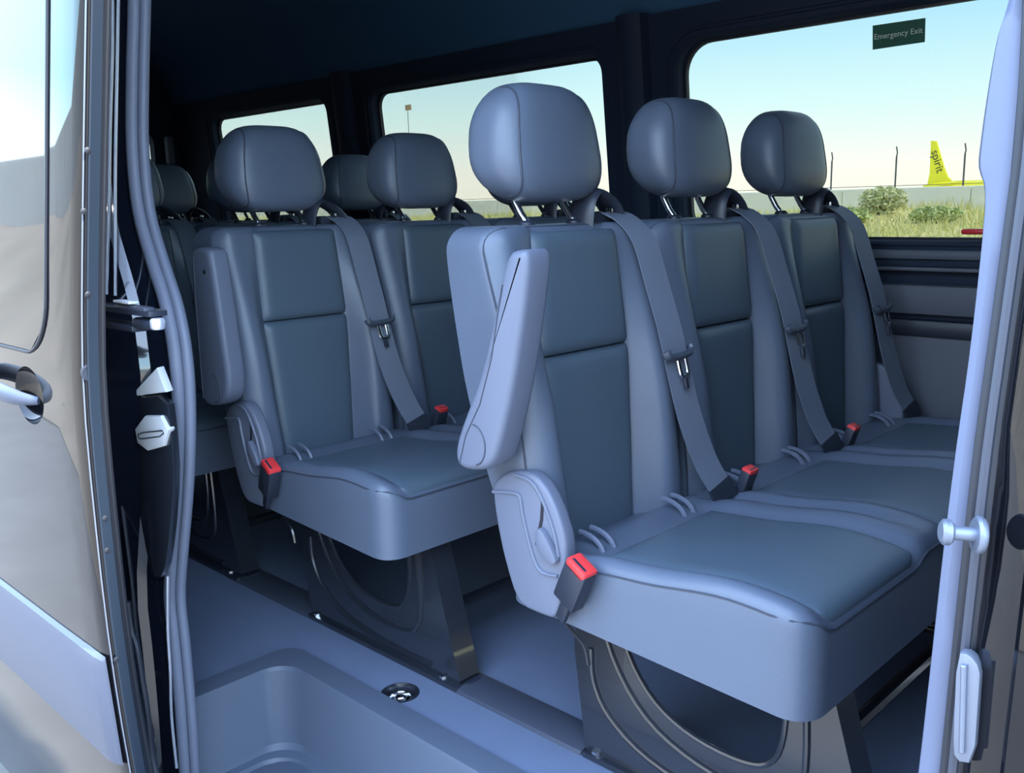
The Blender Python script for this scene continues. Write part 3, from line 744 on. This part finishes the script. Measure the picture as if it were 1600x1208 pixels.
def side_leg(parent, y):
    """pressed steel leg panel with an arched opening"""
    out = [(.012, .335), (-.002, .20), (.022, .012), (.028, .002), (.545, .002), (.545, .02), (.455, .335)]
    hole = smoothloop([Vector((.085, 0, .335)), Vector((.105, 0, .235)), Vector((.16, 0, .16)), Vector((.235, 0, .125)), Vector((.33, 0, .118)), Vector((.385, 0, .135)), Vector((.405, 0, .20)), Vector((.400, 0, .335))], 2, closed=False)
    hole = [(p.x, p.z) for p in hole]
    loop = [(.012, .335)]+hole+[(.455, .335), (.545, .02), (.545, .002), (.028, .002), (.022, .012), (-.002, .20)]
    lg = prism('leg_panel', [Vector((a, y, b)) for a, b in loop], (0, .004, 0), 'steel_black', parent, 0)
    # rolled edge of the opening, pressed ribs, flanges
    tube('rolled_edge', [Vector((a, y, b)) for a, b in hole], .005, 'steel_black', lg, ns=8)
    off = smoothloop([Vector((.050, y-.001, .335)), Vector((.068, y-.001, .225)), Vector((.14, y-.001, .125)), Vector((.24, y-.001, .082)), Vector((.36, y-.001, .072)), Vector((.425, y-.001, .09)), Vector((.440, y-.001, .16)), Vector((.428, y-.001, .335))], 2, closed=False)
    tube('pressed_rib', off, .0055, 'steel_black', lg, ns=8)
    tube('pressed_rib', dense([Vector((.035, y-.001, .21)), Vector((.040, y-.001, .15)), Vector((.075, y-.001, .095)), Vector((.16, y-.001, .050)), Vector((.30, y-.001, .030)), Vector((.46, y-.001, .028))], 4), .0055, 'steel_black', lg, ns=8)
    prism('front_flange', [Vector((.455, y, .335)), Vector((.545, y, .02)), Vector((.545, y, .002)), Vector((.545, y+.06, .002)), Vector((.455, y+.06, .335))][:2]+[Vector((.545, y+.055, .02)), Vector((.455, y+.055, .335))], (.004, 0, 0), 'steel_black', lg)
    prism('rear_flange', [Vector((.012, y, .335)), Vector((-.002, y, .20)), Vector((-.002, y+.03, .20)), Vector((.012, y+.03, .335))], (-.003, 0, 0), 'steel_black', lg)
    prism('rear_flange', [Vector((-.002, y, .20)), Vector((.022, y, .012)), Vector((.022, y+.03, .012)), Vector((-.002, y+.03, .20))], (-.003, 0, 0), 'steel_black', lg)
    box('foot_rail', (.02, y-.012, 0), (.55, y+.05, .012), 'steel_black', lg, .002)
    for x in (.045, .50): lathe('foot_bolt', [(0, .012), (.008, .012), (.008, .018), (0, .018)], 'chrome', lg, (x, y-.002, 0), n=6)
    return lg
def anchor_guide(parent, x, y, z):
    g = tube('anchor_guide', [Vector((x+.045*math.cos(math.radians(a))-.02, y-.014, z+.030*math.sin(math.radians(a)))) for a in range(0, 100, 12)], .0045, 'plastic_grey', parent, ns=6)
    tube('guide_arm', [Vector((x+.045*math.cos(math.radians(a))-.02, y+.014, z+.030*math.sin(math.radians(a)))) for a in range(0, 100, 12)], .0045, 'plastic_grey', g, ns=6)
    box('guide_base', (x-.01, y-.02, z-.004), (x+.024, y+.02, z+.004), 'plastic_dark', g, .002)
def make_bench(xr, ybase, ys, label, arm=None, hd=None, full=True):
    b = empty('bench_seat', (xr, ybase, 0)); tag(b, label, 'bench seat', 'rows of grey leather benches in the van')
    make_cushion(ys, b)
    for i, yc in enumerate(ys):
        make_backrest(yc, b)
        dz, dx = (hd[i] if hd else (0, 0)); make_headrest(yc, b, dz, dx)
        make_belt(yc, b)
        if full:
            anchor_guide(b, .085, yc-.115, .415); anchor_guide(b, .085, yc+.115, .415)
            if i < len(ys)-1:
                buckle(b, (.135, yc+.262, .452), (.30, 0, .9), (0, 1, 0), .8, False)
    make_recliner(ys[0]-.217, b, -1)
    make_recliner(ys[-1]+.217, b, 1, False)
    buckle(b, (.128, ys[0]-.222, .402), (.45, -.10, .88), (.90, -.08, -.39), 1.12)
    tube('release_rod', dense([Vector((x_, ys[0]-.15, z_)) for x_, z_ in ((.06, .325), (.045, .30), (.05, .285), (.085, .262), (.095, .23))], 4), .0035, 'steel_black', b, ns=6)
    for y in (ys[0]-.070, ys[-1]-.05): side_leg(b, y)
    box('seat_frame', (.03, ys[0]-.16, .29), (.44, ys[-1]+.16, .325), 'steel_black', b, .006)
    tube('cross_bar', [Vector((.40, ys[0]-.06, .10)), Vector((.40, ys[-1]-.05, .10))], .014, 'steel_black', b)
    if arm: arm(b)
    return b
# armrests: first bench tilted a little forward, second bench fully raised
O1 = Vector((BX, BY, 0)); O2 = Vector((BX-ROW, BY, 0))
def a1(b):
    q = lambda px, py: (lambda p: (p.x-O1.x, p.z))(PY(px, py, .955))
    out = [q(*p) for p in ((789, 396), (808, 390), (822, 392), (822, 440), (800, 600), (780, 690), (766, 733), (735, 738), (712, 730), (708, 700), (722, 655), (748, 590), (772, 480))]
    make_armrest(b, out, .955-BY, 1.012-BY, q(740, 695), (PX(812, 462, O1.x+.075)-O1)+Vector((.0, 0, 0)), [q(*p) for p in ((785, 445), (781, 470), (768, 560), (750, 632), (728, 680), (718, 725))])
def a2(b):
    q = lambda px, py: (lambda p: (p.x-O2.x, p.z))(PY(px, py, .965))
    out = [q(*p) for p in ((295, 395), (305, 386), (322, 388), (328, 400), (345, 520), (357, 600), (352, 628), (332, 636), (315, 630), (308, 560), (300, 470))]
    make_armrest(b, out, .965-BY, 1.012-BY, q(335, 608), Vector((q(320, 425)[0], .9645-BY, q(320, 425)[1])), [q(*p) for p in ((302, 400), (306, 470), (313, 560), (318, 622))])
Y3 = [0, PITCH, 2*PITCH]
make_bench(BX, BY, Y3, 'grey leather three-seat bench nearest the door, with armrest and red buckle', a1, [(.006, 0), (.010, 0), (.008, 0)])
make_bench(BX-ROW, BY, Y3, 'grey leather three-seat bench directly behind the front one, raised armrest', a2)
make_bench(BX-2*ROW, BY, Y3, 'third bench from the door, only its headrests and shoulders showing in shade')
make_bench(BX-3*ROW, .955, [0, .42, .84, 1.26], 'rearmost bench by the back doors, one headrest showing')

# ================================================================ THINGS ON THE WINDOW
SG = far(1405, 55, -.003)
sg = empty('exit_sign', SG); tag(sg, 'green emergency exit sticker with pale lettering on the front side window', 'sign')
c4 = [far(*p, -.004)-SG for p in ((1363.5, 40), (1445.5, 28), (1444.5, 65.5), (1363.5, 77.5))]
prism('panel', c4, (0, .003, 0), 'sign_green', sg)
ux = ((c4[1]-c4[0])+(c4[2]-c4[3])).normalized(); uz = (c4[0]-c4[3]).normalized(); nn = ux.cross(uz)
ctr = sum(c4, Vector())/4
mt = Matrix((ux, uz, nn)).transposed().to_4x4(); mt.translation = ctr+nn*.0018
t_ = text('lettering', 'Emergency Exit', .0195, 'sign_letter', sg, mt, .0006)
w3 = bpy.data.objects['window_3']; RH = far(1517, 362, -.03)-Vector(w3.location)
gp = tube('release_handle', [RH+Vector((a, 0, 0)) for a in (-.022, -.018, .05, .054)], [.004, .007, .007, .004], 'red', w3, ns=10); gp['label'] = 'small red release handle'
# ================================================================ OUTSIDE
gr = box('ground', (-260, -120, Z_OUT-.2), (200, 12, Z_OUT), 'asphalt'); tag(gr, 'grey asphalt the van stands on', None, None, 'structure')
# roadside dirt strip and concrete wall on the camera side (seen mirrored in the door)
def dirt_z(x, y):
    t = -y
    return Z_OUT+.01+2.55*ss(2.6, 7.4, t)**1.15+(.10*math.sin(x*.8+t*1.7)+.06*math.sin(x*2.1-t*2.3))*ss(2.4, 4.0, t)
V = []; Fc = []; NX, NY = 150, 24
for i in range(NX+1):
    for j in range(NY+1):
        x = -70+110*i/NX; y = -2.0-6.6*j/NY; V.append((x, y, dirt_z(x, y)))
Fc = [[i*(NY+1)+j, (i+1)*(NY+1)+j, (i+1)*(NY+1)+j+1, i*(NY+1)+j+1] for i in range(NX) for j in range(NY)]
ds = mk('dirt_bank', V, Fc, 'dirt', None, 60); tag(ds, 'bare tan dirt bank mirrored in the black sliding door', None, None, 'structure')
cw = empty('concrete_wall', (0, -8.0, 1.6)); tag(cw, 'long grey concrete wall on the dirt bank mirrored in the sliding door', 'wall')
for i in range(28):
    box('wall_panel', (-70+i*4+.02, -.12, -.4), (-70+(i+1)*4-.02, .12, 2.1), 'concrete', cw, .02, 1)
# far side: rising grass bank, low wall with wire fence
def bank_z(x, y):
    return Z_OUT+.02+1.14*ss(12, 28.0, y)+.10*math.sin(x*.35+y*.2)*ss(12, 18, y)+.07*math.sin(x*.9-y*.5)*ss(12, 18, y)
V = []; Fc = []; NX, NY = 120, 26
for i in range(NX+1):
    for j in range(NY+1):
        x = -110+160*i/NX; y = 12+(60-12)*(j/NY)**1.3; V.append((x, y, bank_z(x, y)))
Fc = [[i*(NY+1)+j, (i+1)*(NY+1)+j, (i+1)*(NY+1)+j+1, i*(NY+1)+j+1] for i in range(NX) for j in range(NY)]
gb = mk('grass_bank', V, Fc, 'grass_ground', None, 60); tag(gb, 'rough yellow-green grass bank beyond the van', None, None, 'structure')
fld = box('airfield', (-400, 60, .2), (200, 420, .50), 'pale_wall'); tag(fld, 'pale level airfield ground far behind the low wall', None, None, 'structure')
V = []; Fc = []
SHR = [(1378, 26, 1.3), (1325, 24, 1.2), (1462, 24.5, 1.3)]
SHR = [(PY(a, 335, b).x, b, c*.5) for a, b, c in SHR]
for k in range(26000):
    y = 14+15*random.random()**.8; x = -y*(.18+1.9*random.random()**1.25)+.5
    if any(math.hypot(x-a, y-b) < c for a, b, c in SHR): continue
    z = bank_z(x, y)-.02; hgt = random.uniform(.10, .30)*(1+.6*max(0, math.sin(x*.8)*math.sin(y*.7+x*.3))); a = random.random()*6.28; w = random.uniform(.012, .03)
    dx, dy = math.cos(a)*w, math.sin(a)*w; lx, ly = random.gauss(0, .09), random.gauss(0, .09); n0 = len(V)
    V += [(x-dx, y-dy, z), (x+dx, y+dy, z), (x+lx, y+ly, z+hgt)]; Fc.append([n0, n0+1, n0+2])
gs = mk('grass', V, Fc, 'grass_a', None, 0, fix=False); tag(gs, 'dry green grass growing on the bank', 'grass', None, 'stuff')
LW = empty('boundary_wall', (0, 30, .38)); tag(LW, 'low pale wall running behind the grass bank', 'wall')
for i in range(28):
    box('wall_panel', (-90+i*4+.01, -.1, 0), (-90+(i+1)*4-.01, .1, .90), 'pale_wall', LW, .02, 1)
fw = empty('wire_fence', (0, 30.3, .45)); tag(fw, 'thin steel wire fence with posts standing behind the low pale wall', 'fence')
for px, top in ((1298, 238), (1398, 229), (1504, 224), (671, 300), (1200, 250)):
    p = PY(px, 300, 30.3); h = PY(px, top, 30.3).z-.45
    f = tube('post', [Vector((p.x, 0, 0)), Vector((p.x, 0, h-.3))], .028, 'post_steel', fw, ns=8)
    tube('bent_top', [Vector((p.x, 0, h-.3)), Vector((p.x+.02, 0, h-.2)), Vector((p.x-.02, 0, h))], .022, 'post_steel', f, ns=8)
tube('wire', [Vector((-90, 0, .90)), Vector((22, 0, .90))], .010, 'post_steel', fw, ns=5)
def shrub(px, py, y, w, h, m, lab):
    c = PY(px, py, y); z0 = bank_z(c.x, y)-.05; s = empty('shrub', (c.x, y, z0)); tag(s, lab, 'shrub', 'shrubs on the grass bank')
    for k in range(7):
        a = k*.9; tube('stem', [Vector((0, 0, 0)), Vector((w*.2*math.cos(a), w*.2*math.sin(a), h*.5)), Vector((w*.36*math.cos(a), w*.3*math.sin(a), h*.9))], [.015, .01, .004], 'bark', s, ns=5)
    V = []; Fc = []
    for k in range(1500):
        u = Vector((random.gauss(0, 1), random.gauss(0, 1), random.gauss(0, 1))).normalized()*random.random()**.45
        p = Vector((u.x*w/2, u.y*w/2, h*.55+u.z*h*.5)); a = Vector((random.gauss(0, 1), random.gauss(0, 1), random.gauss(0, .6))).normalized()*.075; b = a.cross(Vector((random.gauss(0, 1), random.gauss(0, 1), random.gauss(0, 1)))).normalized()*.028
        n0 = len(V); V += [p-a, p+b, p+a, p-b]; Fc.append([n0, n0+1, n0+2, n0+3])
    f = mk('foliage', V, Fc, m, s, 0, fix=False); f['kind'] = 'stuff'
for a in ((1378, 335, 26, 1.3, .75, 'shrub_b', 'pale bushy shrub on the bank, right of the thin fence post'), (1325, 345, 24, 1.2, .42, 'shrub_a', 'low green shrub on the bank nearest the front headrest'), (1462, 345, 24.5, 1.3, .42, 'shrub_a', 'green shrub on the bank below the yellow tail')):
    shrub(*a)
# yellow aircraft tail beyond the wall
YT = 150.0
T0 = PY(1465, 292, YT); tl = empty('aircraft_tail', T0); tag(tl, 'bright yellow aircraft tail fin standing beyond the low wall', 'aircraft')
q = lambda px, py: PY(px, py, YT)-T0
prism('tail_fin', [q(*p)-Vector((0, .2, 0)) for p in ((1455, 220), (1464, 220.5), (1469, 238), (1476, 262), (1482, 277), (1490, 284), (1497, 290), (1449, 290), (1453, 270))], (0, .4, 0), 'yellow_paint', tl, .08, 2)
fus = []
for px, zc, r in ((1443, 291, .25), (1452, 291.5, .8), (1470, 292, 1.35), (1500, 293, 1.75), (1550, 294, 2.0), (1640, 295, 2.0), (1760, 295, 2.0), (1800, 295, 1.2)):
    c = q(px, zc+r*9.5*.45); fus.append([c+Vector((0, r*math.cos(2*math.pi*k/20), r*math.sin(2*math.pi*k/20))) for k in range(20)])
loft('fuselage', fus, 'yellow_paint', tl)
prism('tailplane', [q(*p)+Vector((0, d, 0)) for p, d in (((1470, 291), -1.0), ((1490, 290), -1.0), ((1530, 284), -6), ((1518, 285), -6))], (0, 0, .15), 'yellow_paint', tl)
ca, cb = q(1459, 228), q(1472, 276); dv = (cb-ca).normalized(); nv = Vector((0, -1, 0)); sv = nv.cross(dv)
mt = Matrix((dv, sv, nv)).transposed().to_4x4(); mt.translation = (ca+cb)/2+Vector((0, -.24, 0))
text('tail_lettering', 'spirit', 1.7, 'fin_letter', tl, mt, .02)
# roadside board on a pole seen through the middle window
B0 = PY(638, 168, 60); bb = empty('roadside_board', (B0.x, 60, .5)); tag(bb, 'small brown board on a thin pole seen through the middle window', 'sign')
dz = B0.z-.5
box('board', (-.42, -.06, dz-.26), (.42, .06, dz+.26), 'sign_brown', bb, .03)
tube('pole', [Vector((-.1, 0, 0)), Vector((-.1, 0, dz-.2))], .03, 'post_steel', bb, ns=8)
